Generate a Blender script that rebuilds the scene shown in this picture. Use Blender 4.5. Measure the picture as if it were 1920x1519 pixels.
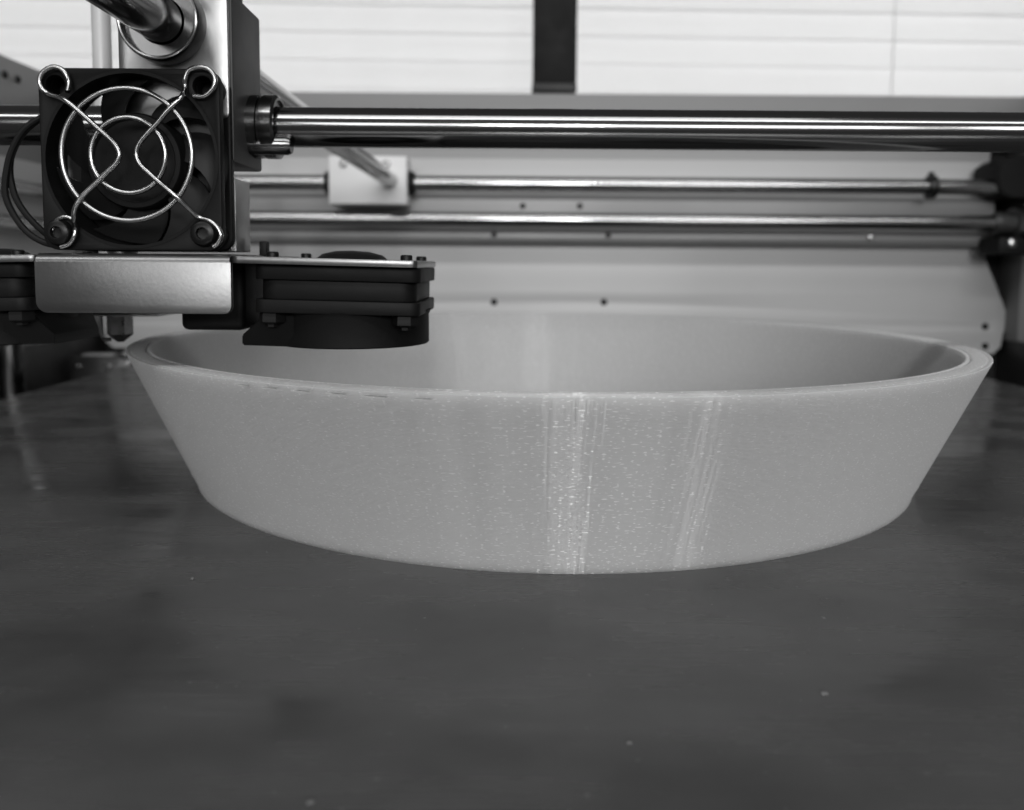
import bpy, bmesh, math, random
import numpy as np
from mathutils import Vector, Matrix

# ------------------------------------------------------------------ clean
for o in list(bpy.data.objects):
    bpy.data.objects.remove(o)
SC = bpy.context.scene
COL = SC.collection
MM = 0.001                     # everything below is measured in millimetres
R_ = math.radians
random.seed(4)
RNG = np.random.default_rng(7)

# ------------------------------------------------------------------ camera
cam = bpy.data.cameras.new('camera')
cam.sensor_width = 36.0
cam.lens = 28.875
cam.shift_y = -0.0737
cam.clip_start = 0.005
cam.clip_end = 20
cam.dof.use_dof = True
cam.dof.focus_distance = 0.168
cam.dof.aperture_fstop = 17.0
camo = bpy.data.objects.new('camera', cam)
COL.objects.link(camo)
camo.matrix_world = (Matrix.Translation((0, 0, 63 * MM)) @ Matrix.Rotation(R_(90 - 4.5), 4, 'X')
                     @ Matrix.Rotation(R_(0.4), 4, 'Z'))
SC.camera = camo

# ------------------------------------------------------------------ world, lamps, exposure
W = bpy.data.worlds.new('World')
SC.world = W
W.use_nodes = True
W.node_tree.nodes['Background'].inputs[0].default_value = (0.5, 0.5, 0.5, 1)
W.node_tree.nodes['Background'].inputs[1].default_value = 0.13
SC.view_settings.view_transform = 'Standard'
SC.view_settings.look = 'None'
SC.view_settings.exposure = 0.0
SC.view_settings.gamma = 1.0


def area(name, loc, target, sx, sy, watts):
    l = bpy.data.lights.new(name, 'AREA')
    l.shape = 'RECTANGLE'
    l.size, l.size_y, l.energy = sx, sy, watts
    o = bpy.data.objects.new(name, l)
    COL.objects.link(o)
    o.location = loc
    d = Vector(target) - Vector(loc)
    o.rotation_euler = d.to_track_quat('-Z', 'Y').to_euler()
    return o


# daylight behind the closed blinds
area('window_daylight', (0.0, 1.38, 0.34), (0.0, 0.0, 0.30), 2.3, 0.34, 10.0)
# ceiling luminaires of the room, behind and above the camera
area('ceiling_tube', (0.0, -0.62, 1.02), (0.03, 0.25, 0.03), 2.1, 0.07, 8.0)
area('ceiling_tube', (0.0, -1.3, 2.6), (0.0, 0.3, 0.05), 2.2, 0.6, 13)
# unseen area lamps behind the camera, added for the ring's streaks and wash
area('streak_lamp', (0.21, -2.3, 0.62), (0.0, 0.15, 0.03), 0.07, 0.5, 9)
area('streak_lamp', (-0.03, -2.3, 0.62), (0.0, 0.15, 0.03), 0.12, 0.5, 6)
area('streak_lamp', (1.50, -1.95, 0.62), (0.0, 0.15, 0.03), 0.18, 0.5, 6)
area('streak_lamp', (-1.22, -2.2, 0.62), (0.0, 0.15, 0.03), 0.40, 0.5, 3.2)
area('streak_lamp', (-0.50, -2.2, 0.62), (0.0, 0.15, 0.03), 0.50, 0.5, 4.5)
area('streak_lamp', (0.80, -2.2, 0.62), (0.0, 0.15, 0.03), 0.80, 0.5, 10)


# ------------------------------------------------------------------ materials
def mat(name, base, rough, metal=0.0, var=0.1, rvar=0.08, scale=60.0, bump=0.0, bscale=400.0,
        stretch=(1, 1, 1), spec=0.5, coat=0.0):
    m = bpy.data.materials.new(name)
    m.use_nodes = True
    nt = m.node_tree
    b = nt.nodes['Principled BSDF']
    b.inputs['Metallic'].default_value = metal
    b.inputs['Specular IOR Level'].default_value = spec
    b.inputs['Coat Weight'].default_value = coat
    tc = nt.nodes.new('ShaderNodeTexCoord')
    mp = nt.nodes.new('ShaderNodeMapping')
    mp.inputs['Scale'].default_value = stretch
    nt.links.new(tc.outputs['Object'], mp.inputs['Vector'])
    n = nt.nodes.new('ShaderNodeTexNoise')
    n.inputs['Scale'].default_value = scale
    n.inputs['Detail'].default_value = 5
    nt.links.new(mp.outputs[0], n.inputs['Vector'])
    r1 = nt.nodes.new('ShaderNodeMapRange')
    r1.inputs['From Min'].default_value = 0.3
    r1.inputs['From Max'].default_value = 0.7
    r1.inputs['To Min'].default_value = base * (1 - var)
    r1.inputs['To Max'].default_value = min(0.95, base * (1 + var))
    nt.links.new(n.outputs['Fac'], r1.inputs['Value'])
    cc = nt.nodes.new('ShaderNodeCombineColor')
    for i in range(3):
        nt.links.new(r1.outputs[0], cc.inputs[i])
    nt.links.new(cc.outputs[0], b.inputs['Base Color'])
    r2 = nt.nodes.new('ShaderNodeMapRange')
    r2.inputs['From Min'].default_value = 0.3
    r2.inputs['From Max'].default_value = 0.7
    r2.inputs['To Min'].default_value = max(0.03, rough - rvar)
    r2.inputs['To Max'].default_value = rough + rvar
    nt.links.new(n.outputs['Fac'], r2.inputs['Value'])
    nt.links.new(r2.outputs[0], b.inputs['Roughness'])
    if bump:
        n2 = nt.nodes.new('ShaderNodeTexNoise')
        n2.inputs['Scale'].default_value = bscale
        n2.inputs['Detail'].default_value = 3
        nt.links.new(mp.outputs[0], n2.inputs['Vector'])
        bp = nt.nodes.new('ShaderNodeBump')
        bp.inputs['Strength'].default_value = bump
        bp.inputs['Distance'].default_value = 0.0002
        nt.links.new(n2.outputs['Fac'], bp.inputs['Height'])
        nt.links.new(bp.outputs[0], b.inputs['Normal'])
    return m


M = {}
M['black'] = mat('black_plastic', 0.006, 0.55, bump=0.15, bscale=900, spec=0.16)
M['blade'] = mat('dark_grey_blade_plastic', 0.012, 0.45, spec=0.25)
M['matte'] = mat('matte_black', 0.005, 0.6, spec=0.25)
M['wire'] = mat('bright_steel_wire', 0.45, 0.24, 1.0, var=0.15)
M['chrome'] = mat('polished_steel', 0.25, 0.15, 1.0, var=0.02, rvar=0.01, stretch=(0.05, 1, 1))
M['rodsteel'] = mat('ground_steel', 0.38, 0.16, 1.0, var=0.06, rvar=0.03, stretch=(0.05, 1, 1))
M['alu'] = mat('satin_aluminium', 0.25, 0.33, 1.0, var=0.06, rvar=0.05, scale=40, bump=0.1, bscale=1200)
M['aluside'] = mat('milled_aluminium', 0.30, 0.35, 1.0, var=0.12, rvar=0.08, scale=50, bump=0.15, bscale=300)
M['block'] = mat('grey_anodised_block', 0.035, 0.5, 0.0, var=0.1, bump=0.1, bscale=300)
M['bearing'] = mat('dark_bearing_steel', 0.16, 0.22, 1.0, var=0.1)
M['darksteel'] = mat('dark_steel', 0.10, 0.35, 0.8, var=0.2)
M['panel'] = mat('white_painted_sheet', 0.52, 0.38, var=0.03, scale=8, rvar=0.04)
M['midgrey'] = mat('mid_grey_metal', 0.30, 0.42, 0.2, var=0.05, scale=10)  # grey of the rods' shade band, shared with the bracket lip
M['beam'] = mat('grey_painted_beam', 0.22, 0.45, var=0.06, scale=12)
M['side'] = mat('grey_side_sheet', 0.22, 0.45, var=0.06, scale=10)
M['base'] = mat('black_base', 0.012, 0.5)
M['slider'] = mat('white_plastic_block', 0.75, 0.45, var=0.03)
M['screwd'] = mat('black_screw', 0.006, 0.35, spec=0.3)
M['screwb'] = mat('bright_screw', 0.8, 0.25, 1.0)
M['brass'] = mat('dull_brass', 0.2, 0.32, 1.0, var=0.35, scale=300)
M['tube'] = mat('milky_tube', 0.55, 0.3, var=0.05)
M['cord'] = mat('white_cord', 0.6, 0.7)
M['crumb'] = mat('plastic_crumb', 0.17, 0.4)


def blind_material():
    m = bpy.data.materials.new('white_blind_slat')
    m.use_nodes = True
    nt = m.node_tree
    b = nt.nodes['Principled BSDF']
    b.inputs['Base Color'].default_value = (0.8, 0.8, 0.8, 1)
    b.inputs['Roughness'].default_value = 0.45
    t = nt.nodes.new('ShaderNodeBsdfTranslucent')
    t.inputs['Color'].default_value = (0.8, 0.8, 0.8, 1)
    mx = nt.nodes.new('ShaderNodeMixShader')
    tc = nt.nodes.new('ShaderNodeTexCoord')
    mp = nt.nodes.new('ShaderNodeMapping')
    mp.inputs['Scale'].default_value = (1, 1, 6)
    n = nt.nodes.new('ShaderNodeTexNoise')
    n.inputs['Scale'].default_value = 3.0
    r = nt.nodes.new('ShaderNodeMapRange')
    r.inputs['To Min'].default_value = 0.50
    r.inputs['To Max'].default_value = 0.62
    nt.links.new(tc.outputs['Object'], mp.inputs['Vector'])
    nt.links.new(mp.outputs[0], n.inputs['Vector'])
    nt.links.new(n.outputs['Fac'], r.inputs['Value'])
    nt.links.new(r.outputs[0], mx.inputs['Fac'])
    nt.links.new(b.outputs[0], mx.inputs[1])
    nt.links.new(t.outputs[0], mx.inputs[2])
    nt.links.new(mx.outputs[0], nt.nodes['Material Output'].inputs['Surface'])
    return m


M['blind'] = blind_material()


def ring_material():
    m = bpy.data.materials.new('natural_printed_plastic')
    m.use_nodes = True
    nt = m.node_tree
    b = nt.nodes['Principled BSDF']
    b.inputs['Base Color'].default_value = (0.47, 0.47, 0.47, 1)
    b.inputs['Subsurface Weight'].default_value = 1.0
    b.inputs['Subsurface Radius'].default_value = (1, 1, 1)
    b.inputs['Subsurface Scale'].default_value = 0.010
    b.inputs['Specular IOR Level'].default_value = 0.5
    b.inputs['Roughness'].default_value = 0.6
    b.inputs['Specular IOR Level'].default_value = 0.0
    # the fine horizontal layer grooves spread every reflection vertically
    g = nt.nodes.new('ShaderNodeBsdfAnisotropic')
    g.inputs['Color'].default_value = (1, 1, 1, 1)
    g.inputs['Roughness'].default_value = 0.36
    g.inputs['Anisotropy'].default_value = 0.84
    tg = nt.nodes.new('ShaderNodeTangent')
    tg.direction_type = 'RADIAL'
    tg.axis = 'Z'
    nt.links.new(tg.outputs[0], g.inputs['Tangent'])
    fr = nt.nodes.new('ShaderNodeFresnel')
    fr.inputs['IOR'].default_value = 1.65
    mx = nt.nodes.new('ShaderNodeMixShader')
    nt.links.new(b.outputs[0], mx.inputs[1])
    nt.links.new(g.outputs[0], mx.inputs[2])
    # unevenness of the laid strands, in coordinates round the ring
    tc = nt.nodes.new('ShaderNodeTexCoord')
    sx = nt.nodes.new('ShaderNodeSeparateXYZ')
    nt.links.new(tc.outputs['Object'], sx.inputs[0])
    at = nt.nodes.new('ShaderNodeMath')
    at.operation = 'ARCTAN2'
    nt.links.new(sx.outputs[1], at.inputs[0])
    nt.links.new(sx.outputs[0], at.inputs[1])
    cb = nt.nodes.new('ShaderNodeCombineXYZ')
    nt.links.new(at.outputs[0], cb.inputs[0])
    ln = nt.nodes.new('ShaderNodeVectorMath')
    ln.operation = 'LENGTH'
    nt.links.new(tc.outputs['Object'], ln.inputs[0])
    hz = nt.nodes.new('ShaderNodeMath')
    hz.operation = 'ADD'
    nt.links.new(sx.outputs[2], hz.inputs[0])
    nt.links.new(ln.outputs['Value'], hz.inputs[1])
    nt.links.new(hz.outputs[0], cb.inputs[1])

    def cyl_noise(per_rad, per_m, detail):
        mp = nt.nodes.new('ShaderNodeMapping')
        mp.inputs['Scale'].default_value = (per_rad, per_m, 1)
        nt.links.new(cb.outputs[0], mp.inputs['Vector'])
        n = nt.nodes.new('ShaderNodeTexNoise')
        n.noise_dimensions = '2D'
        n.inputs['Scale'].default_value = 1.0
        n.inputs['Detail'].default_value = detail
        nt.links.new(mp.outputs[0], n.inputs['Vector'])
        return n.outputs['Fac']
    bp = nt.nodes.new('ShaderNodeBump')
    bp.inputs['Strength'].default_value = 0.5
    bp.inputs['Distance'].default_value = 0.00008
    add = nt.nodes.new('ShaderNodeMath')
    add.operation = 'ADD'
    mul = nt.nodes.new('ShaderNodeMath')
    mul.operation = 'MULTIPLY'
    mul.inputs[1].default_value = 0.5
    nt.links.new(cyl_noise(90, 1900, 0), mul.inputs[0])
    nt.links.new(mul.outputs[0], add.inputs[0])
    mu2 = nt.nodes.new('ShaderNodeMath')
    mu2.operation = 'MULTIPLY'
    mu2.inputs[1].default_value = 2.6
    nt.links.new(cyl_noise(46, 14, 2), mu2.inputs[0])
    nt.links.new(mu2.outputs[0], add.inputs[1])
    # glossier short lengths of strand that glint
    gl = nt.nodes.new('ShaderNodeMapRange')
    gl.inputs['From Min'].default_value = 0.72
    gl.inputs['From Max'].default_value = 0.80
    gl.inputs['To Max'].default_value = 0.2
    nt.links.new(cyl_noise(110, 2300, 0), gl.inputs['Value'])
    mi = nt.nodes.new('ShaderNodeMath')
    mi.operation = 'MINIMUM'
    mi.inputs[1].default_value = 0.15
    nt.links.new(fr.outputs[0], mi.inputs[0])
    nt.links.new(mi.outputs[0], mx.inputs[0])
    g2 = nt.nodes.new('ShaderNodeBsdfAnisotropic')
    g2.inputs['Roughness'].default_value = 0.36
    g2.inputs['Anisotropy'].default_value = 0.84
    gc = nt.nodes.new('ShaderNodeCombineColor')
    for i in range(3):
        nt.links.new(gl.outputs[0], gc.inputs[i])
    nt.links.new(gc.outputs[0], g2.inputs['Color'])
    nt.links.new(tg.outputs[0], g2.inputs['Tangent'])
    nt.links.new(bp.outputs[0], g2.inputs['Normal'])
    ads = nt.nodes.new('ShaderNodeAddShader')
    nt.links.new(mx.outputs[0], ads.inputs[0])
    nt.links.new(g2.outputs[0], ads.inputs[1])
    nt.links.new(ads.outputs[0], nt.nodes['Material Output'].inputs['Surface'])
    nt.links.new(add.outputs[0], bp.inputs['Height'])
    nt.links.new(bp.outputs[0], g.inputs['Normal'])
    return m


M['ring'] = ring_material()


def bed_material():
    m = bpy.data.materials.new('dark_print_surface')
    m.use_nodes = True
    nt = m.node_tree
    L = nt.links.new
    b = nt.nodes['Principled BSDF']
    b.inputs['Specular IOR Level'].default_value = 0.7
    tc = nt.nodes.new('ShaderNodeTexCoord')

    def noise(scale, st, detail=4):
        mp = nt.nodes.new('ShaderNodeMapping')
        mp.inputs['Scale'].default_value = st
        L(tc.outputs['Object'], mp.inputs['Vector'])
        n = nt.nodes.new('ShaderNodeTexNoise')
        n.inputs['Scale'].default_value = scale
        n.inputs['Detail'].default_value = detail
        L(mp.outputs[0], n.inputs['Vector'])
        return n.outputs['Fac']

    def rng(v, a, c, lo, hi):
        r = nt.nodes.new('ShaderNodeMapRange')
        r.inputs['From Min'].default_value = a
        r.inputs['From Max'].default_value = c
        r.inputs['To Min'].default_value = lo
        r.inputs['To Max'].default_value = hi
        L(v, r.inputs['Value'])
        return r.outputs[0]

    def math_(op, a, c):
        k = nt.nodes.new('ShaderNodeMath')
        k.operation = op
        for i, v in enumerate((a, c)):
            if isinstance(v, float):
                k.inputs[i].default_value = v
            else:
                L(v, k.inputs[i])
        return k.outputs[0]
    stains = noise(27, (1, 1.5, 1))
    fine = noise(260, (0.10, 1.4, 1), 3)
    specks = noise(700, (1, 1, 1), 2)
    col = rng(stains, 0.3, 0.7, 0.050, 0.080)
    dust = rng(specks, 0.72, 0.80, 0.0, 0.10)
    col = math_('ADD', col, dust)
    cc = nt.nodes.new('ShaderNodeCombineColor')
    for i in range(3):
        L(col, cc.inputs[i])
    L(cc.outputs[0], b.inputs['Base Color'])
    ro = math_('ADD', rng(stains, 0.3, 0.7, 0.14, 0.32), rng(fine, 0.35, 0.7, -0.03, 0.07))
    L(ro, b.inputs['Roughness'])
    bp = nt.nodes.new('ShaderNodeBump')
    bp.inputs['Strength'].default_value = 0.25
    bp.inputs['Distance'].default_value = 0.0002
    h = math_('ADD', rng(fine, 0.3, 0.7, 0.0, 0.35), noise(22, (1, 1.5, 1), 2))
    L(h, bp.inputs['Height'])
    L(bp.outputs[0], b.inputs['Normal'])
    return m


M['bed'] = bed_material()


# ------------------------------------------------------------------ mesh helpers (millimetres in, metres out)
def finish(name, bm, m, parent=None, smooth=35):
    bm.normal_update()
    bmesh.ops.scale(bm, vec=(MM, MM, MM), verts=bm.verts)
    me = bpy.data.meshes.new(name)
    bm.to_mesh(me)
    bm.free()
    me.materials.append(M[m])
    if smooth:
        for p in me.polygons:
            p.use_smooth = True
        me.set_sharp_from_angle(angle=R_(smooth))
    o = bpy.data.objects.new(name, me)
    COL.objects.link(o)
    if parent:
        put(o, parent)
    return o


def put(o, parent):
    """parent without moving; parents are unrotated empties or meshes whose origin is known"""
    o.parent = parent
    if parent.type == 'EMPTY':
        o.matrix_parent_inverse = Matrix.Translation(-parent.location)


def tag(o, label, cat, group=None):
    o['label'] = label
    o['category'] = cat
    if group:
        o['group'] = group
    return o


def empty(name, loc, label, cat):
    o = bpy.data.objects.new(name, None)
    COL.objects.link(o)
    o.location = [v * MM for v in loc]
    o.empty_display_size = 0.01
    return tag(o, label, cat)


def box(bm, x0, x1, y0, y1, z0, z1, bev=0.4, seg=2):
    g = bmesh.ops.create_cube(bm, size=1.0)
    for v in g['verts']:
        v.co = Vector(((x0 + x1) / 2 + v.co.x * (x1 - x0), (y0 + y1) / 2 + v.co.y * (y1 - y0), (z0 + z1) / 2 + v.co.z * (z1 - z0)))
    if bev:
        es = list({e for v in g['verts'] for e in v.link_edges})
        bmesh.ops.bevel(bm, geom=es, offset=bev, segments=seg, affect='EDGES', profile=0.5)
    return bm


def axis_matrix(c, axis):
    d = Vector(axis).normalized()
    return Matrix.Translation(c) @ d.to_track_quat('Z', 'Y').to_matrix().to_4x4()


def lathe(bm, c, axis, prof, n=48, close=False):
    """prof: list of (radius, height along axis)"""
    mt = axis_matrix(c, axis)
    rows = []
    for r, h in prof:
        if r < 1e-6:
            rows.append([bm.verts.new(mt @ Vector((0, 0, h)))])
        else:
            rows.append([bm.verts.new(mt @ Vector((r * math.cos(2 * math.pi * i / n), r * math.sin(2 * math.pi * i / n), h))) for i in range(n)])
    pairs = list(zip(rows, rows[1:]))
    if close:
        pairs.append((rows[-1], rows[0]))
    for a, b in pairs:
        for i in range(n):
            j = (i + 1) % n
            if len(a) == 1 and len(b) == 1:
                continue
            if len(a) == 1:
                bm.faces.new((a[0], b[i], b[j]))
            elif len(b) == 1:
                bm.faces.new((a[i], b[0], a[j]))
            else:
                bm.faces.new((a[i], b[i], b[j], a[j]))
    bmesh.ops.recalc_face_normals(bm, faces=bm.faces)
    return bm


def rod(bm, a, b, r, n=48, bev=0.4):
    a, b = Vector(a), Vector(b)
    L = (b - a).length
    return lathe(bm, a, b - a, [(0, 0), (r - bev, 0), (r, bev), (r, L - bev), (r - bev, L), (0, L)], n)


def smooth_path(pts, k=6, closed=False):
    P = [Vector(p) for p in pts]
    out = []
    n = len(P)
    rngi = range(n if closed else n - 1)
    for i in rngi:
        p1, p2 = P[i], P[(i + 1) % n]
        p0 = P[i - 1] if (i > 0 or closed) else p1
        p3 = P[(i + 2) % n] if (i + 2 < n or closed) else p2
        for q in range(k):
            t = q / k
            out.append(0.5 * ((2 * p1) + (p2 - p0) * t + (2 * p0 - 5 * p1 + 4 * p2 - p3) * t * t + (3 * p1 - p0 - 3 * p2 + p3) * t ** 3))
    if not closed:
        out.append(P[-1])
    return out


def tube(bm, path, r, n=10, closed=False):
    rings = []
    m = len(path)
    prev = None
    for i in range(m):
        a = path[i - 1] if (i > 0 or closed) else path[i]
        b = path[(i + 1) % m] if (i + 1 < m or closed) else path[i]
        t = (b - a).normalized()
        if prev is None:
            u = t.orthogonal().normalized()
        else:
            u = (prev - t * prev.dot(t)).normalized()
        prev = u
        w = t.cross(u)
        rings.append([bm.verts.new(path[i] + (u * math.cos(2 * math.pi * k / n) + w * math.sin(2 * math.pi * k / n)) * r) for k in range(n)])
    seq = list(zip(rings, rings[1:]))
    if closed:
        # match the twist of last ring to the first
        last, first = rings[-1], rings[0]
        best = min(range(n), key=lambda s: sum((last[k].co - first[(k + s) % n].co).length for k in range(n)))
        seq.append((last, [first[(k + best) % n] for k in range(n)]))
    for a, b in seq:
        for k in range(n):
            j = (k + 1) % n
            bm.faces.new((a[k], a[j], b[j], b[k]))
    if not closed:
        bm.faces.new(rings[0][::-1])
        bm.faces.new(rings[-1])
    bmesh.ops.recalc_face_normals(bm, faces=bm.faces)
    return bm


def rrect(w, h, r, n=6, cx=0, cy=0):
    out = []
    for sx, sy, a0 in ((1, 1, 0), (-1, 1, 90), (-1, -1, 180), (1, -1, 270)):
        for i in range(n + 1):
            a = R_(a0 + 90 * i / n)
            out.append((cx + sx * (w / 2 - r) + r * math.cos(a), cy + sy * (h / 2 - r) + r * math.sin(a)))
    return out


def circ(r, n=32, cx=0, cy=0):
    return [(cx + r * math.cos(2 * math.pi * i / n), cy + r * math.sin(2 * math.pi * i / n)) for i in range(n)]


def plate(name, outline, holes, t, m, mtx, parent=None, bev=0.25, smooth=35):
    """flat plate with real holes: outline and holes in the local XY plane, thickness along local Z from 0 to t"""
    cu = bpy.data.curves.new(name, 'CURVE')
    cu.dimensions = '2D'
    cu.fill_mode = 'BOTH'
    for poly in [outline] + holes:
        s = cu.splines.new('POLY')
        s.points.add(len(poly) - 1)
        for p, q in zip(s.points, poly):
            p.co = (q[0], q[1], 0, 1)
        s.use_cyclic_u = True
    cu.extrude = t / 2 - bev
    cu.bevel_depth = bev
    cu.bevel_resolution = 1
    cu.offset = -bev
    tmp = bpy.data.objects.new('tmp', cu)
    COL.objects.link(tmp)
    dg = bpy.context.evaluated_depsgraph_get()
    dg.update()
    me0 = bpy.data.meshes.new_from_object(tmp.evaluated_get(dg))
    bpy.data.objects.remove(tmp)
    bm = bmesh.new()
    bm.from_mesh(me0)
    bpy.data.meshes.remove(me0)
    bmesh.ops.remove_doubles(bm, verts=bm.verts, dist=0.002)
    bmesh.ops.transform(bm, matrix=mtx @ Matrix.Translation((0, 0, t / 2)), verts=bm.verts)
    bmesh.ops.recalc_face_normals(bm, faces=bm.faces)
    return finish(name, bm, m, parent, smooth)


def basis(o, ex, ey):
    ex, ey = Vector(ex).normalized(), Vector(ey).normalized()
    ez = ex.cross(ey)
    return Matrix(((ex.x, ey.x, ez.x, o[0]), (ex.y, ey.y, ez.y, o[1]), (ex.z, ey.z, ez.z, o[2]), (0, 0, 0, 1)))


def screw_mesh(bm, c, axis, r, h, hexr=0.5):
    """button head with a recessed socket, axis pointing out"""
    return lathe(bm, c, axis, [(r, -0.3), (r, h * 0.45), (r * 0.86, h * 0.85), (r * 0.62, h), (r * hexr, h), (r * hexr * 0.95, h * 0.4), (0, h * 0.35)], 20)


# ------------------------------------------------------------------ print bed
bm = bmesh.new()
box(bm, -235, 274, 25, 517, -5, 0, 0.8)
bed = tag(finish('print_bed', bm, 'bed'), 'dark grey glossy flat print bed with faint scratches under the pale ring', 'print bed')

# ------------------------------------------------------------------ printer frame
FR = empty('printer_chassis', (28, 565, -40), 'metal printer frame with pale back panel, grey beam and twin rear rods', 'printer frame')
# back panel: outline in X/Z, gusset corners at the bottom
out = [(-279, 8), (-274, 4), (-250, 4), (-246, 2), (300, 2), (306, 4), (331, 4), (336, 9), (337, 18), (341, 28), (333, 46), (322, 70), (322, 160), (-266, 160), (-266, 70), (-277, 46), (-285, 28), (-281, 18)]
holes = [circ(1.7, 14, *p) for p in ((-12.4, 37.7), (62.8, 38.2), (324.4, 23.2), (325.1, 9.7), (-268, 23.2))]
bp = plate('back_panel', out, holes, 3, 'panel', basis((0, 565, 0), (1, 0, 0), (0, 0, 1)), FR, 0.4)
for x, z in ((-12.4, 37.7), (62.8, 38.2), (324.4, 23.2), (325.1, 9.7), (-268, 23.2)):
    bm = bmesh.new()
    screw_mesh(bm, (x, 562, z), (0, -1, 0), 2.3, 1.2)
    finish('screw', bm, 'screwd', bp)
# base seen dark beneath the bed and in the corners
bm = bmesh.new()
box(bm, -300, 355, 15, 600, -44, -40, 0)
finish('base_panel', bm, 'base', FR)
bm = bmesh.new()
box(bm, -300, 355, 572, 576, -39.9, 150, 0)
finish('rear_backing', bm, 'base', FR)
# top beam
bm = bmesh.new()
box(bm, -284, 340, 548, 571, 144, 175.2, 1.5)
tb = finish('top_beam', bm, 'beam', FR)
# grey bar behind the two rods, added for their shade band on the panel
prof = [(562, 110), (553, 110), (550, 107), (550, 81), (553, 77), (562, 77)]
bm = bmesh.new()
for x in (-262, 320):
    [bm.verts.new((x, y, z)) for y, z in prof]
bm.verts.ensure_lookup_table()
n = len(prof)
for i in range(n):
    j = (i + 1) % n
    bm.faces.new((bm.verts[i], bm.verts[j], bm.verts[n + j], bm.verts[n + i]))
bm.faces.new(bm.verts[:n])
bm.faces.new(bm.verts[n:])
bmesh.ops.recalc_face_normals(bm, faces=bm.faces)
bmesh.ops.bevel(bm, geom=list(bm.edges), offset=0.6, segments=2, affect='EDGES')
ch = finish('rear_shade_bar', bm, 'midgrey', FR)
for x, z, y in ((6.6, 102.0, 550), (44.5, 102.3, 550), (-12.4, 83.0, 550), (63.6, 83.2, 550)):
    bm = bmesh.new()
    screw_mesh(bm, (x, y, z), (0, -1, 0), 2.0, 1.0)
    finish('screw', bm, 'screwd', ch)
bm = bmesh.new()
lathe(bm, (238, 550, 83.0), (0, -1, 0), [(2.4, -0.2), (2.4, 1.0), (1.5, 2.0), (0, 2.3)], 20)
finish('screw', bm, 'screwb', ch)
# side panels
for x0, x1 in ((-286, -283), (338, 341)):
    bm = bmesh.new()
    box(bm, x0, x1, 150, 571.5, 14, 176.8, 0.5)
    sp = finish('side_panel', bm, 'side', FR)
    xi, s = (x1, 1) if x0 < 0 else (x0, -1)
    for y, z in ((466, 166.5), (478, 166.5), (520, 150)):
        bm = bmesh.new()
        screw_mesh(bm, (xi, y, z), (s, 0, 0), 2.2, 1.2)
        finish('screw', bm, 'screwd', sp)
    bm = bmesh.new()
    box(bm, x0 + 0.4, x1 - 0.4, 150, 571, -40, 13.5, 0.3)
    finish('lower_side_panel', bm, 'base', FR)
    bm = bmesh.new()
    xl = xi + s * 1.6
    box(bm, min(xi + s * 0.1, xl), max(xi + s * 0.1, xl), 152, 545, 15, 121, 0.4)
    finish('side_liner', bm, 'panel', FR)
    for z in (104.0, 84.5):
        bm = bmesh.new()
        rod(bm, (xi + s * 9, 160, z), (xi + s * 9, 527, z), 4, 28)
        finish('side_rod', bm, 'rodsteel', FR)
# rear rods
for z in (114.8, 91.9):
    bm = bmesh.new()
    x1 = 325 if z > 100 else 314
    rod(bm, (-270, 535, z), (x1, 535, z), 5, 40)
    rr = finish('rear_rod', bm, 'rodsteel', FR)
    if z > 100:
        bm = bmesh.new()
        lathe(bm, (267, 535, z), (1, 0, 0), [(5.1, 0), (7.4, 0), (7.6, 0.4), (7.6, 4.0), (7.3, 4.4), (5.1, 4.4)], 32)
        box(bm, 267.6, 270.6, 533.5, 536.5, z + 7, z + 9.6, 0.4)
        finish('stop_collar', bm, 'screwd', rr)
# rod holders in the rear corners
for s, xa in ((1, 308), (-1, -252)):
    def X(d):
        return xa + s * d
    bm = bmesh.new()
    poly = [(X(0), 121), (X(0), 128), (X(6), 133), (X(30), 138), (X(30), 108), (X(8), 108), (X(2), 112)]
    for y in (528, 557):
        [bm.verts.new((x, y, z)) for x, z in poly]
    bm.verts.ensure_lookup_table()
    n = len(poly)
    for i in range(n):
        j = (i + 1) % n
        bm.faces.new((bm.verts[i], bm.verts[j], bm.verts[n + j], bm.verts[n + i]))
    bm.faces.new(bm.verts[:n])
    bm.faces.new(bm.verts[n:])
    bmesh.ops.recalc_face_normals(bm, faces=bm.faces)
    bmesh.ops.bevel(bm, geom=list(bm.edges), offset=0.8, segments=2, affect='EDGES')
    finish('rod_holder', bm, 'matte', FR)
    bm = bmesh.new()
    lathe(bm, (X(4), 535, 91.9), (s, 0, 0), [(0, -2), (6, -2), (7.5, 0), (7.5, 10), (10, 10.5), (10, 26), (0, 26)], 32)
    finish('rod_bushing', bm, 'darksteel', FR)
    bm = bmesh.new()
    box(bm, min(X(2), X(29)), max(X(2), X(29)), 526, 550, 72, 83, 1.5)
    cb = finish('corner_block', bm, 'matte', FR)
    bm = bmesh.new()
    lathe(bm, (X(10), 526, 79), (0, -1, 0), [(2.6, -0.2), (2.6, 1.0), (1.6, 1.8), (0, 2.0)], 20)
    finish('screw', bm, 'screwb', cb)
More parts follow.
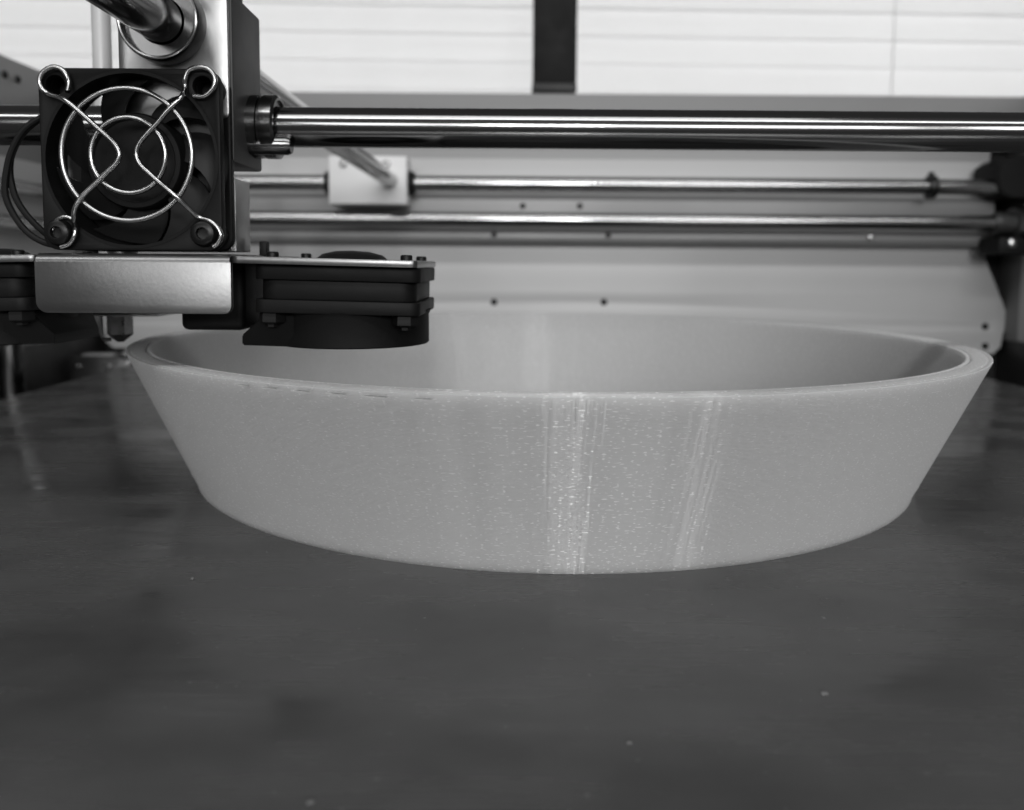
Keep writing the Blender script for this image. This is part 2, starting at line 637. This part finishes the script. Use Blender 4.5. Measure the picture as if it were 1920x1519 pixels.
# vertical guide and dark corner bracket at the left rear of the bed
bm = bmesh.new()
rod(bm, (-270, 440, -40), (-270, 440, 60), 6.3, 32)
finish('vertical_guide_rod', bm, 'bearing', FR)
bm = bmesh.new()
box(bm, -281, -243, 519, 523, -39.5, 3.0, 1.2)
cb = finish('corner_bracket', bm, 'darksteel', FR)
for x, z in ((-276, -3.5), (-256, -3.5)):
    bm = bmesh.new()
    lathe(bm, (x, 519, z), (0, -1, 0), [(2.0, -0.2), (2.0, 0.8), (1.3, 1.6), (0, 1.8)], 20)
    finish('screw', bm, 'screwb', cb)
bm = bmesh.new()
box(bm, -274, -254, 519.5, 528, 3.1, 4.6, 0.5)
finish('bracket_lip', bm, 'midgrey', cb)
bm = bmesh.new()
lathe(bm, (-246, 517.5, 4.0), (0, -1, 0), [(0, -3), (2.3, -2.8), (2.3, 1.0), (1.5, 1.8), (0, 2.0)], 20)
finish('screw', bm, 'screwb', FR)

# ------------------------------------------------------------------ slider block on the rear rod
SL = empty('slider_block', (-92, 535, 100), 'white plastic slider block riding on the upper rear rod', 'slider block')
bm = bmesh.new()
box(bm, -116.5, -67, 524, 546, 100.6, 131, 1.2)
finish('block', bm, 'slider', SL)
for x, s in ((-116.5, -1), (-67, 1)):
    bm = bmesh.new()
    lathe(bm, (x, 535, 114.8), (s, 0, 0), [(5.2, -0.5), (8.2, -0.5), (8.2, 1.6), (7.6, 2.2), (7.0, 2.2), (7.0, 4.0), (5.2, 4.0)], 32)
    finish('bushing', bm, 'matte', SL)
for x in (-107, -80):
    bm = bmesh.new()
    screw_mesh(bm, (x, 524, 126), (0, -1, 0), 2.6, 1.6)
    finish('screw', bm, 'aluside', SL)

# ------------------------------------------------------------------ crossing rods
bm = bmesh.new()
rod(bm, (-283.5, 205, 96.3), (338.5, 205, 96.3), 4.85, 64)
tag(finish('cross_rod', bm, 'chrome'), 'thick polished steel rod running sideways through the print head', 'rod')
bm = bmesh.new()
rod(bm, (-77.7, 20, 116), (-77.7, 548, 116), 4.9, 64)
tag(finish('depth_rod', bm, 'chrome'), 'polished steel rod running front to back above the fan into slider block', 'rod')

# ------------------------------------------------------------------ print head
PH = empty('printer_carriage', (-83, 205, 64), 'print head carriage with fan, wire finger guard, side blowers and nozzle', 'print head')
# carriage block
bm = bmesh.new()
box(bm, -89, -63.6, 190, 211, 86, 124, 0.7)
cblk = finish('carriage_block', bm, 'block', PH)
bm = bmesh.new()
box(bm, -88, -67, 193, 209, 124.05, 150, 0.8)
finish('top_cover', bm, 'matte', PH)
# front face plate of the carriage
plate('face_plate', rrect(24.6, 30, 1.2, 4, -76.4, 110.5), [circ(7.6, 40, -77.7, 116)], 1.6, 'aluside',
      basis((0, 189.9, 0), (1, 0, 0), (0, 0, 1)), PH, 0.3)
# bearing on the depth rod
bm = bmesh.new()
lathe(bm, (-77.7, 189.5, 116), (0, -1, 0), [(5.2, -14), (9.0, -14), (9.0, 5.4), (8.8, 5.9), (8.2, 5.9), (8.0, 5.4), (8.0, 4.2), (5.2, 4.2)], 64, True)
yb = finish('bearing', bm, 'bearing', PH)
bm = bmesh.new()
tube(bm, [Vector((-77.7 + 8.45 * math.cos(t), 183.4, 116 + 8.45 * math.sin(t))) for t in np.linspace(0, 2 * math.pi, 64, endpoint=False)], 0.42, 8, True)
finish('bearing_rim', bm, 'wire', yb)
# bearing on the cross rod
bm = bmesh.new()
lathe(bm, (-64, 205, 96.3), (1, 0, 0), [(5.0, 0), (7.6, 0), (7.6, 2.6), (7.2, 2.8), (7.2, 3.3), (7.7, 3.5), (7.7, 6.3), (7.0, 6.8), (6.4, 6.8), (6.2, 6.2), (5.0, 6.2)], 56, True)
xb = finish('bearing', bm, 'bearing', PH)
bm = bmesh.new()
lathe(bm, (-64, 201.5, 91.5), (1, 0, 0), [(0, 0), (2.4, 0), (2.4, 9.5), (2.0, 10.4), (0, 10.4)], 24)
finish('clamp_screw', bm, 'bearing', PH)
# left hand side of the same bearing
bm = bmesh.new()
lathe(bm, (-89, 205, 96.3), (-1, 0, 0), [(5.0, 0), (7.6, 0), (7.6, 5.6), (7.0, 6.2), (5.0, 6.2)], 48, True)
finish('bearing', bm, 'bearing', PH)
# spacer behind the fan
bm = bmesh.new()
box(bm, -101, -70.2, 194, 206, 65.6, 85.9, 0.3)
finish('heat_sink', bm, 'matte', PH)
bm = bmesh.new()
box(bm, -70, -64.4, 192.5, 203, 65.6, 82.6, 0.3)
finish('heat_sink_bracket', bm, 'aluside', PH)
bm = bmesh.new()
box(bm, -62.4, -60.6, 203, 206, 64.7, 68.4, 0.3)
finish('bracket_tab', bm, 'matte', PH)

# --- main cooling fan
FC = (-83.7, 182.0, 85.3)
fb = basis((FC[0], 190.5, FC[2]), (1, 0, 0), (0, 0, 1))
hs = [(sx * 16, sz * 16) for sx in (-1, 1) for sz in (-1, 1)]
corner_holes = [circ(2.1, 20, *p) for p in hs]
fan = plate('fan_housing', rrect(39.4, 39.4, 3.2, 6), [circ(18.9, 72)] + corner_holes, 2.6, 'black', basis((FC[0], 184.6, FC[2]), (1, 0, 0), (0, 0, 1)), PH, 0.3)
bm = bmesh.new()
mt = basis((FC[0], 190.9, FC[2]), (1, 0, 0), (0, 0, 1))
# barrel between the two flanges
lathe(bm, (FC[0], 190.9, FC[2]), (0, -1, 0), [(19.3, 0), (19.3, 9), (18.6, 9), (18.6, 0)], 72, True)
finish('barrel', bm, 'black', fan)
plate('rear_flange', rrect(39.4, 39.4, 3.2, 6), [circ(18.7, 72)] + corner_holes, 2.2, 'black', mt, fan, 0.3)
for sx, sz in ((-1, -1), (-1, 1), (1, -1), (1, 1)):
    bm = bmesh.new()
    lathe(bm, (FC[0] + 16 * sx, 188.72, FC[2] + 16 * sz), (0, -1, 0), [(0, 0), (3.0, 0), (3.0, 4.1), (2.1, 4.1), (2.1, 1.0), (0, 1.0)], 24)
    finish('corner_post', bm, 'black', fan)
# rotor
bm = bmesh.new()
lathe(bm, (FC[0], 190.5, FC[2]), (0, -1, 0), [(0, 0), (10.6, 0), (10.6, 6.2), (10.2, 6.8), (9.2, 6.9), (8.9, 6.5), (0, 6.5)], 56)
rot = finish('rotor_hub', bm, 'black', fan)
for k in range(7):
    a0 = 2 * math.pi * k / 7 + 0.35
    bm = bmesh.new()
    rows = []
    for i in range(7):
        rr = 10.4 + (18.1 - 10.4) * i / 6
        sw = 0.38 * (i / 6) ** 1.3
        hw = 0.40 + 0.03 * i / 6
        row = []
        for j in range(6):
            t = j / 5
            a = a0 - sw + (t - 0.5) * 2 * hw * 0.82
            y = 185.0 + 4.6 * t
            row.append((Vector((FC[0] + rr * math.cos(a), y, FC[2] + rr * math.sin(a)))))
        rows.append(row)
    A = [[bm.verts.new(p) for p in r] for r in rows]
    B = [[bm.verts.new(p + Vector((0, 0.7, 0))) for p in r] for r in rows]
    for i in range(6):
        for j in range(5):
            bm.faces.new((A[i][j], A[i][j + 1], A[i + 1][j + 1], A[i + 1][j]))
            bm.faces.new((B[i][j], B[i + 1][j], B[i + 1][j + 1], B[i][j + 1]))
    for G in [[(A[0][j], B[0][j]) for j in range(6)], [(A[6][j], B[6][j]) for j in range(6)], [(A[i][0], B[i][0]) for i in range(7)], [(A[i][5], B[i][5]) for i in range(7)]]:
        for (a, b), (c, d) in zip(G, G[1:]):
            bm.faces.new((a, c, d, b))
    bmesh.ops.recalc_face_normals(bm, faces=bm.faces)
    finish('fan_blade', bm, 'blade', fan)
# motor support spokes at the back
bm = bmesh.new()
for a in (0.5, 2.1, 3.7, 5.3):
    c, s = math.cos(a), math.sin(a)
    rod(bm, (FC[0] + 9 * c, 191.0, FC[2] + 9 * s), (FC[0] + 18.8 * c, 191.0, FC[2] + 18.8 * s), 0.8, 8, 0.2)
finish('motor_spokes', bm, 'black', fan)
# wire finger guard
GL = [(-95.8, 179.8, 99.4), (-96.0, 180.9, 101.7), (-96.9, 180.9, 103.8), (-98.3, 180.9, 104.7), (-99.9, 180.9, 104.7), (-101.5, 180.9, 103.7), (-102.3, 180.9, 102.0), (-101.8, 180.9, 100.2), (-100.1, 180.9, 99.0), (-95.5, 177.6, 97.4), (-92.0, 177.6, 94.6), (-88.1, 177.6, 91.1), (-85.7, 177.6, 89.0), (-84.4, 177.6, 87.3), (-84.0, 177.6, 85.7), (-84.7, 177.6, 84.1), (-86.6, 177.6, 82.3), (-88.5, 177.6, 80.5), (-92.2, 177.6, 77.0), (-93.9, 177.6, 74.4), (-94.6, 178.4, 72.3), (-95.7, 180.9, 70.6), (-96.0, 180.9, 68.6), (-97.2, 180.9, 66.9), (-99.0, 180.9, 66.2)]
GR = [(-69.1, 180.9, 98.9), (-66.9, 180.9, 98.9), (-65.0, 180.9, 100.5), (-64.5, 180.9, 102.6), (-65.7, 180.9, 104.5), (-67.9, 180.9, 105.0), (-70.0, 180.9, 104.3), (-70.9, 180.9, 102.5), (-71.0, 180.9, 100.4), (-70.8, 178.3, 98.1), (-73.4, 177.6, 95.3), (-75.8, 177.6, 92.5), (-78.1, 177.6, 90.2), (-79.7, 177.6, 88.2), (-80.4, 177.6, 86.0), (-79.7, 177.6, 83.9), (-77.9, 177.6, 82.1), (-75.8, 177.6, 80.2), (-71.7, 177.6, 76.7), (-69.0, 180.9, 73.2), (-66.4, 180.9, 72.2), (-64.7, 180.9, 70.8), (-63.9, 180.9, 69.0), (-64.6, 180.9, 67.3), (-65.6, 180.9, 66.5)]


for P in (GL, GR):
    bm = bmesh.new()
    tube(bm, smooth_path(P, 6), 0.57, 10)
    finish('guard_wire', bm, 'wire', fan, 60)
bm = bmesh.new()
tube(bm, smooth_path([(-100.9, 181.2, 70.0), (-100.0, 181.0, 71.6), (-99.3, 180.9, 72.4), (-97.8, 180.9, 72.8), (-96.4, 181.0, 72.3), (-95.6, 181.2, 71.2)], 6), 0.5, 10)
finish('guard_wire', bm, 'wire', fan, 60)
for cx, cz, r, yy in ((-82.9, 86.0, 14.0, 178.6), (-82.6, 85.9, 8.0, 178.6)):
    bm = bmesh.new()
    pts = [Vector((cx + r * math.cos(t), yy, cz + r * math.sin(t))) for t in np.linspace(0, 2 * math.pi, 96, endpoint=False)]
    tube(bm, pts, 0.57, 10, True)
    finish('guard_ring', bm, 'wire', fan, 60)
for sx in (-1, 1):
    bm = bmesh.new()
    screw_mesh(bm, (FC[0] + 15.9 * sx, 181.9, FC[2] - 15.9), (0, -1, 0), 2.9, 1.9, 0.45)
    lathe(bm, (FC[0] + 15.9 * sx, 181.9, FC[2] - 15.9), (0, 1, 0), [(0, 0), (1.6, 0), (1.6, 10), (0, 10)], 16)
    finish('fan_screw', bm, 'screwd', fan)
# fan leads looping out to the left
for P in ([(-101.5, 187, 95.6), (-103.8, 186.0, 95.2), (-106.1, 185.3, 93.9), (-108.9, 185, 91.2), (-111.0, 185, 87.8), (-111.9, 185, 84.8), (-111.9, 185, 81.1), (-110.7, 185, 76.6), (-108.1, 185.5, 72.4), (-104.8, 187, 68.7), (-102, 190, 67.3), (-98, 193.5, 66.9)],
          [(-101.5, 185.5, 95.0), (-103.7, 184.6, 95.0), (-107.8, 184, 92.1), (-110.7, 184, 87.6), (-112.1, 184, 83.2), (-112.7, 184, 78.5), (-111.7, 184, 74.8), (-109.1, 184, 70.6), (-106.0, 184.3, 67.9), (-102.5, 185.5, 66.6), (-99, 190, 66.4), (-96, 193.5, 66.4)]):
    bm = bmesh.new()
    tube(bm, smooth_path(P, 8), 0.72, 10)
    finish('fan_lead', bm, 'matte', PH)

# --- bent sheet carrying fan and nozzle
prof = []                       # (y, z) of the outer skin: flange, bend, top
for a in np.linspace(0, 90, 7):
    prof.append((180 - 2.0 * math.cos(R_(a)), 62.9 + 2.0 * math.sin(R_(a))))
# flange as a rounded plate, its bend and the horizontal sheet
fl = [(-103.4, 63.2)] + [(-103.4 + 2.6 - 2.6 * math.cos(R_(a)), 51.9 + 2.6 - 2.6 * math.sin(R_(a))) for a in range(0, 91, 15)] + \
     [(-60.9 - 1.8 + 1.8 * math.sin(R_(a)), 51.9 + 1.8 - 1.8 * math.cos(R_(a))) for a in range(0, 91, 15)] + [(-60.9, 63.2)]
mp_ = plate('carrier_flange', fl, [], 1.4, 'alu', basis((0, 179.4, 0), (1, 0, 0), (0, 0, 1)), PH, 0.2)
bm = bmesh.new()
pin = [(179.4 + (1.2 - 0.6 * math.cos(R_(a))), 62.9 + 0.6 * math.sin(R_(a))) for a in np.linspace(90, 0, 7)]
poly = [(178.0, 62.9)] + prof[1:] + [(236, 64.9), (236, 63.5), (180.6, 63.5)] + pin[1:]
for x in (-103.1, -61.2):
    [bm.verts.new((x, y, z)) for y, z in poly]
bm.verts.ensure_lookup_table()
n = len(poly)
for i in range(n):
    j = (i + 1) % n
    bm.faces.new((bm.verts[i], bm.verts[j], bm.verts[n + j], bm.verts[n + i]))
bm.faces.new(bm.verts[:n])
bm.faces.new(bm.verts[n:])
bmesh.ops.recalc_face_normals(bm, faces=bm.faces)
finish('carrier_sheet', bm, 'alu', PH)


# --- side wings with flat fans and ducts
def wing(sg):
    """sg=+1 right of the head, -1 left; built for the right and mirrored about the head's middle"""
    cx0 = -82.0

    def X(x):
        return x if sg > 0 else 2 * cx0 - x
    tilt = Matrix.Translation((X(-61), 0, 64)) @ Matrix.Rotation(R_(1.1) * sg, 4, 'Y') @ Matrix.Translation((-X(-61), 0, -64))

    def done(name, bm, m, parent, tl=True):
        if tl:
            bmesh.ops.transform(bm, matrix=tilt, verts=bm.verts)
        return finish(name, bm, m, parent)

    def bx(bm, x0, x1, *a, **k):
        return box(bm, min(X(x0), X(x1)), max(X(x0), X(x1)), *a, **k)
    mt = tilt @ basis((0, 0, 62.95), (1, 0, 0), (0, 1, 0))
    w = plate('wing_plate', rrect(40.3, 44, 1.5, 4, X(-40.75), 200), [circ(15, 48, X(-38.65), 199.5)], 1.6, 'alu', mt, PH, 0.25)
    # flat fan frame: two flanges, barrel and corner posts
    mt1 = tilt @ basis((X(-38.65), 199.2, 59.6), (1, 0, 0), (0, 1, 0))
    f = plate('side_fan', rrect(36.8, 36.8, 2.6, 5), [circ(17.3, 56)] + [circ(1.9, 14, p[0] * 0.935, p[1] * 0.935) for p in hs], 3.3, 'black', mt1, PH, 0.3)
    mt2 = tilt @ basis((X(-38.65), 199.2, 52.2), (1, 0, 0), (0, 1, 0))
    plate('lower_flange', rrect(36.8, 36.8, 2.6, 5), [circ(17.3, 56)] + [circ(1.9, 14, p[0] * 0.935, p[1] * 0.935) for p in hs], 3.0, 'black', mt2, f, 0.3)
    mt3 = tilt @ basis((X(-38.65), 199.2, 55.2), (1, 0, 0), (0, 1, 0))
    plate('fan_body', rrect(34.8, 34.8, 4.0, 5), [circ(17.0, 56)], 4.4, 'black', mt3, f, 0.3)
    bm = bmesh.new()
    lathe(bm, (X(-38.65), 199.2, 55.0), (0, 0, 1), [(0, 0), (9.8, 0), (9.8, 8.5), (7.2, 10.6), (4, 11.4), (0, 11.6)], 40)
    done('rotor_hub', bm, 'matte', f)
    for k in range(7):
        a = 2 * math.pi * k / 7
        bm = bmesh.new()
        q = [(9.6, -0.30, 55.5), (16.6, -0.5, 55.5), (16.6, 0.1, 61), (9.6, 0.3, 61)]
        top = [bm.verts.new((X(-38.65) + r * math.cos(a + d), 199.2 + r * math.sin(a + d), z)) for r, d, z in q]
        bot = [bm.verts.new((X(-38.65) + r * math.cos(a + d + 0.05), 199.2 + r * math.sin(a + d + 0.05), z)) for r, d, z in q]
        bm.faces.new(top)
        bm.faces.new(bot[::-1])
        for i in range(4):
            j = (i + 1) % 4
            bm.faces.new((top[i], bot[i], bot[j], top[j]))
        bmesh.ops.recalc_face_normals(bm, faces=bm.faces)
        done('fan_blade', bm, 'blade', f)
    # screws standing up through the wing
    for x, y in ((-53.6, 184.2), (-23.7, 184.2), (-53.6, 214.2), (-23.7, 214.2)):
        bm = bmesh.new()
        lathe(bm, (X(x), y, 64.5), (0, 0, 1), [(0, 0), (1.35, 0), (1.35, 1.0), (1.1, 1.25), (0, 1.25)], 20)
        done('screw', bm, 'screwd', w)
    # nuts under the lower flange
    for x, y in ((-53.6, 184.2), (-23.7, 184.2)):
        bm = bmesh.new()
        lathe(bm, (X(x), y, 52.2), (0, 0, -1), [(0, 0), (2.7, 0), (2.9, 0.3), (2.9, 2.1), (2.4, 2.5), (1.3, 2.5), (1.3, 3.3), (0, 3.3)], 6)
        done('nut', bm, 'matte', f)
    # duct: round shroud with a wedge spout towards the nozzle
    bm = bmesh.new()
    lathe(bm, (X(-38.6), 199.5, 0), (0, 0, 1), [(0, 44.0), (18.0, 44.0), (18.3, 44.3), (18.3, 51.0), (18.8, 52.1), (0, 52.1)], 72)
    done('air_duct', bm, 'black', f, False)
    bm = bmesh.new()
    tip = -62.4 if sg > 0 else -58.6
    pr = [(-45, 51.6), (-55.6, 51.6), (tip, 46.4), (tip, 44.05), (-45, 44.05)]
    ya, yb_ = 184.5, (214 if sg > 0 else 211)
    for y in (ya, yb_):
        [bm.verts.new((X(x), y if x != tip else (ya + 4.5 if y == ya else yb_ - 2), z)) for x, z in pr]
    bm.verts.ensure_lookup_table()
    n = len(pr)
    for i in range(n):
        j = (i + 1) % n
        bm.faces.new((bm.verts[i], bm.verts[j], bm.verts[n + j], bm.verts[n + i]))
    bm.faces.new(bm.verts[:n])
    bm.faces.new(bm.verts[n:])
    bmesh.ops.recalc_face_normals(bm, faces=bm.faces)
    bmesh.ops.bevel(bm, geom=list(bm.edges), offset=0.3, segments=2, affect='EDGES')
    done('duct_spout', bm, 'black', f, False)


wing(1)
wing(-1)
# dark cover of the idle second heater
bm = bmesh.new()
box(bm, -78.6, -63.4, 194, 214, 47.0, 63.45, 1.6, 4)
finish('heater_cover', bm, 'matte', PH)
# hot end: heater block, shield plate, hexagonal nozzle, sheet strip
bm = bmesh.new()
box(bm, -124, -104, 231, 247, 48.6, 63.4, 0.6)
hb = finish('heater_block', bm, 'darksteel', PH)
bm = bmesh.new()
box(bm, -122.6, -100.5, 232, 250, 47.7, 48.5, 0.2)
finish('shield_plate', bm, 'aluside', hb)
bm = bmesh.new()
lathe(bm, (-114.9, 240, 0), (0, 0, 1), [(0, 47.6), (3.6, 47.6), (3.6, 42.0), (3.2, 41.6), (1.0, 39.75), (0.5, 39.65), (0, 39.65)], 6)
bmesh.ops.rotate(bm, cent=(-114.9, 240, 0), matrix=Matrix.Rotation(R_(14), 3, 'Z'), verts=bm.verts)
finish('nozzle', bm, 'brass', PH, 20)
bm = bmesh.new()
tube(bm, smooth_path([(-119.9, 239, 47.6), (-119.9, 239, 44), (-119.8, 239, 41.6), (-119.2, 239, 40.6), (-117.2, 239, 40.5)], 6), 0.55, 8)
finish('sheet_strip', bm, 'alu', PH)
# filament feed tube up from the hot end
bm = bmesh.new()
rod(bm, (-117.6, 240, 63.6), (-117.6, 240, 190), 2.55, 28)
finish('feed_tube', bm, 'tube', PH)
bm = bmesh.new()
lathe(bm, (-112.5, 238, 64), (0, 0, 1), [(0, 0), (4, 0), (4, 30), (2, 38), (0, 38)], 24)
finish('feed_coupling', bm, 'darksteel', PH)

# ------------------------------------------------------------------ printed ring
CX, CY = 12.5, 275.0
R0, R1, H = 111.2, 128.9, 39.3
NL = 131
LH = H / NL
NS = 1200
th = np.linspace(0, 2 * np.pi, NS, endpoint=False)


def wob(n, amp):
    v = np.zeros(NS)
    for k in range(1, n):
        v += np.cos(k * th + RNG.uniform(0, 2 * np.pi)) * RNG.normal() / k ** 0.6
    return amp * v / max(1e-6, np.abs(v).max())


rows_r, rows_z = [], []
prev = wob(40, 0.008)
for i in range(NL):
    z0 = i * LH
    rb = R0 + (R1 - R0) * (i / (NL - 1))
    lay = RNG.normal() * 0.003
    prev = 0.75 * prev + wob(60, 0.005)
    if i < 3:
        lay += 0.25 - 0.08 * i           # squashed first layers
    if i == 16:
        lay += 0.07
    base = rb + lay + prev
    # short breaks under the rim on the side towards the head
    if i == NL - 4:
        deg = np.degrees(np.arctan2(np.sin(th), np.cos(th)))
        for c, hw in ((-103.2, 0.6), (-107.2, 0.9), (-111.0, 0.85), (-114.6, 0.85), (-118.2, 0.7), (-121.6, 0.6)):
            base = base - 3.0 * (np.abs(deg - c) < hw).astype(float)
    for f, b in ((0.04, 0.0), (0.27, 0.014), (0.5, 0.018), (0.73, 0.014), (0.96, 0.0)):
        rows_r.append(base + b)
        rows_z.append(np.full(NS, z0 + f * LH))
top = H
# burr on the outer edge at the right
deg = np.degrees(th)
burr = 0.9 * np.exp(-((deg - 350) / 1.2) ** 2) + 0.6 * np.exp(-((deg - 345.5) / 0.7) ** 2) + 0.5 * np.exp(-((deg - 2) / 1.5) ** 2)
rough = wob(200, 0.05)
rows_r[-1] = rows_r[-1] + burr * 0.7
rows_r[-2] = rows_r[-2] + burr
rows_r[-3] = rows_r[-3] + burr * 0.4


def rim(w, dz):
    rows_r.append(np.full(NS, R1 - w) + rough * 0.5)
    rows_z.append(top + dz)


gin = 0.55 + 0.35 * np.cos(th - 0.0) ** 2 + wob(30, 0.12)       # groove beside the inner wall, deeper at the sides
gout = 0.20 + wob(50, 0.16)
rim(0.15, np.zeros(NS))
rim(0.70, 0.02 + burr * 0.2)
rim(0.85, -gout)
rim(1.15, -gout)
rim(1.30, 0.02 * np.ones(NS))
for w in np.linspace(1.5, 4.6, 9):
    rim(w, 0.03 * np.ones(NS) + wob(260, 0.07))
rim(4.75, np.zeros(NS))
rim(4.85, -gin)
rim(5.35, -gin)
rim(5.45, 0.02 * np.ones(NS))
rim(6.1, 0.04 * np.ones(NS))
rim(6.25, -0.05 * np.ones(NS))
# inner wall going down
for i in range(NL - 2, -1, -1):
    rb = R0 + (R1 - R0) * (i / (NL - 1)) - 6.3
    w_ = wob(30, 0.012)
    rows_r.append(rb - 0.05 + w_)
    rows_z.append(np.full(NS, (i + 0.8) * LH))
    rows_r.append(rb + 0.05 + w_)
    rows_z.append(np.full(NS, (i + 0.2) * LH))
RR, ZZ = np.array(rows_r), np.array(rows_z)
ZZ = ZZ - ZZ.min() + 0.06
nr = len(RR)
co = np.stack([RR * np.cos(th), RR * np.sin(th), ZZ], -1).reshape(-1, 3) * MM
ii, jj = np.meshgrid(np.arange(nr), np.arange(NS), indexing='ij')
i2, j2 = (ii + 1) % nr, (jj + 1) % NS
quads = np.stack([ii * NS + jj, ii * NS + j2, i2 * NS + j2, i2 * NS + jj], -1).reshape(-1, 4)
me = bpy.data.meshes.new('printed_ring')
me.vertices.add(len(co))
me.vertices.foreach_set('co', co.ravel())
me.loops.add(quads.size)
me.loops.foreach_set('vertex_index', quads.ravel().astype(np.int32))
me.polygons.add(len(quads))
me.polygons.foreach_set('loop_start', (np.arange(len(quads)) * 4).astype(np.int32))
me.polygons.foreach_set('loop_total', np.full(len(quads), 4, np.int32))
me.polygons.foreach_set('use_smooth', np.ones(len(quads), bool))
me.update()
me.validate()
me.materials.append(M['ring'])
ring = bpy.data.objects.new('printed_ring', me)
COL.objects.link(ring)
ring.location = (CX * MM, CY * MM, 0)
tag(ring, 'wide pale translucent flared plastic ring with fine layer lines on dark bed', 'plastic ring')

# ------------------------------------------------------------------ window blind
WB = empty('window_blind', (0, 1110, 150), 'white closed horizontal window blind glowing with daylight behind the printer', 'window blind')
WB.rotation_euler.z = R_(2.0)
PITCH, SW = 35.6, 36.9
zs = [342.0 + 4.5 + PITCH * k for k in range(-6, 4)]
slat_me = None
for k, z in enumerate(zs):
    if slat_me is None:
        bm = bmesh.new()
        pa, pb = [], []
        for i in range(9):
            t = i / 8 - 0.5
            yy = 4.5 * t - 2.0 * (1 - (2 * t) ** 2)
            pa.append((yy, t * SW))
            pb.append((yy + 0.35, t * SW))
        pr = pa + pb[::-1]
        nx = 2
        for x in (-1050, 1050):
            [bm.verts.new((x, y, zz)) for y, zz in pr]
        bm.verts.ensure_lookup_table()
        n = len(pr)
        for i in range(n):
            j = (i + 1) % n
            bm.faces.new((bm.verts[i], bm.verts[j], bm.verts[n + j], bm.verts[n + i]))
        bmesh.ops.recalc_face_normals(bm, faces=bm.faces)
        o = finish('slat', bm, 'blind')
        slat_me = o.data
    else:
        o = bpy.data.objects.new('slat', slat_me)
        COL.objects.link(o)
    o.parent = WB
    o.location = (0, 0, (z - 150) * MM)
for x in (-480, 505):
    for dy in (-9,):
        bm = bmesh.new()
        rod(bm, (x, dy, -10), (x, dy, 325), 0.8, 8, 0.1)
        o = finish('ladder_cord', bm, 'blind')
        o.parent = WB
bm = bmesh.new()
box(bm, -1060, 1060, -18, 18, 322, 350, 2)
o = finish('head_rail', bm, 'slider')
o.parent = WB

# black bar hanging in front of the blind
BB = empty('hanging_bar', (34, 700, 206.5), 'black vertical bar hanging in front of the white blind', 'bar')
bm = bmesh.new()
box(bm, 15.8, 52.0, 694, 706, 213.5, 480, 1.0)
finish('bar_body', bm, 'matte', BB)
bm = bmesh.new()
box(bm, 15.2, 52.4, 693.4, 706.6, 206.5, 213.4, 0.8)
finish('end_cap', bm, 'base', BB)

# ------------------------------------------------------------------ crumbs of plastic on the bed
for i, (x, y, s) in enumerate(((-63.5, 159.4, 0.55), (46.5, 116.8, 0.6), (15.9, 104.0, 0.4), (-23.2, 91.5, 0.5))):
    bm = bmesh.new()
    bmesh.ops.create_icosphere(bm, subdivisions=2, radius=1)
    for v in bm.verts:
        v.co *= 0.7 + 0.6 * random.random()
        v.co.z = max(-0.35, v.co.z * 0.6)
        v.co.x *= 1.5
    bmesh.ops.rotate(bm, cent=(0, 0, 0), matrix=Matrix.Rotation(random.uniform(0, 3), 3, 'Z'), verts=bm.verts)
    zmin = min(v.co.z for v in bm.verts)
    for v in bm.verts:
        v.co = Vector((v.co.x * s, v.co.y * s, (v.co.z - zmin) * s)) * 0.62
    o = finish('plastic_crumb', bm, 'crumb')
    o.location = (x * MM, y * MM, 0.00002)
    tag(o, 'tiny pale plastic crumb lying on the dark bed', 'crumb', 'plastic crumbs scattered on the bed')
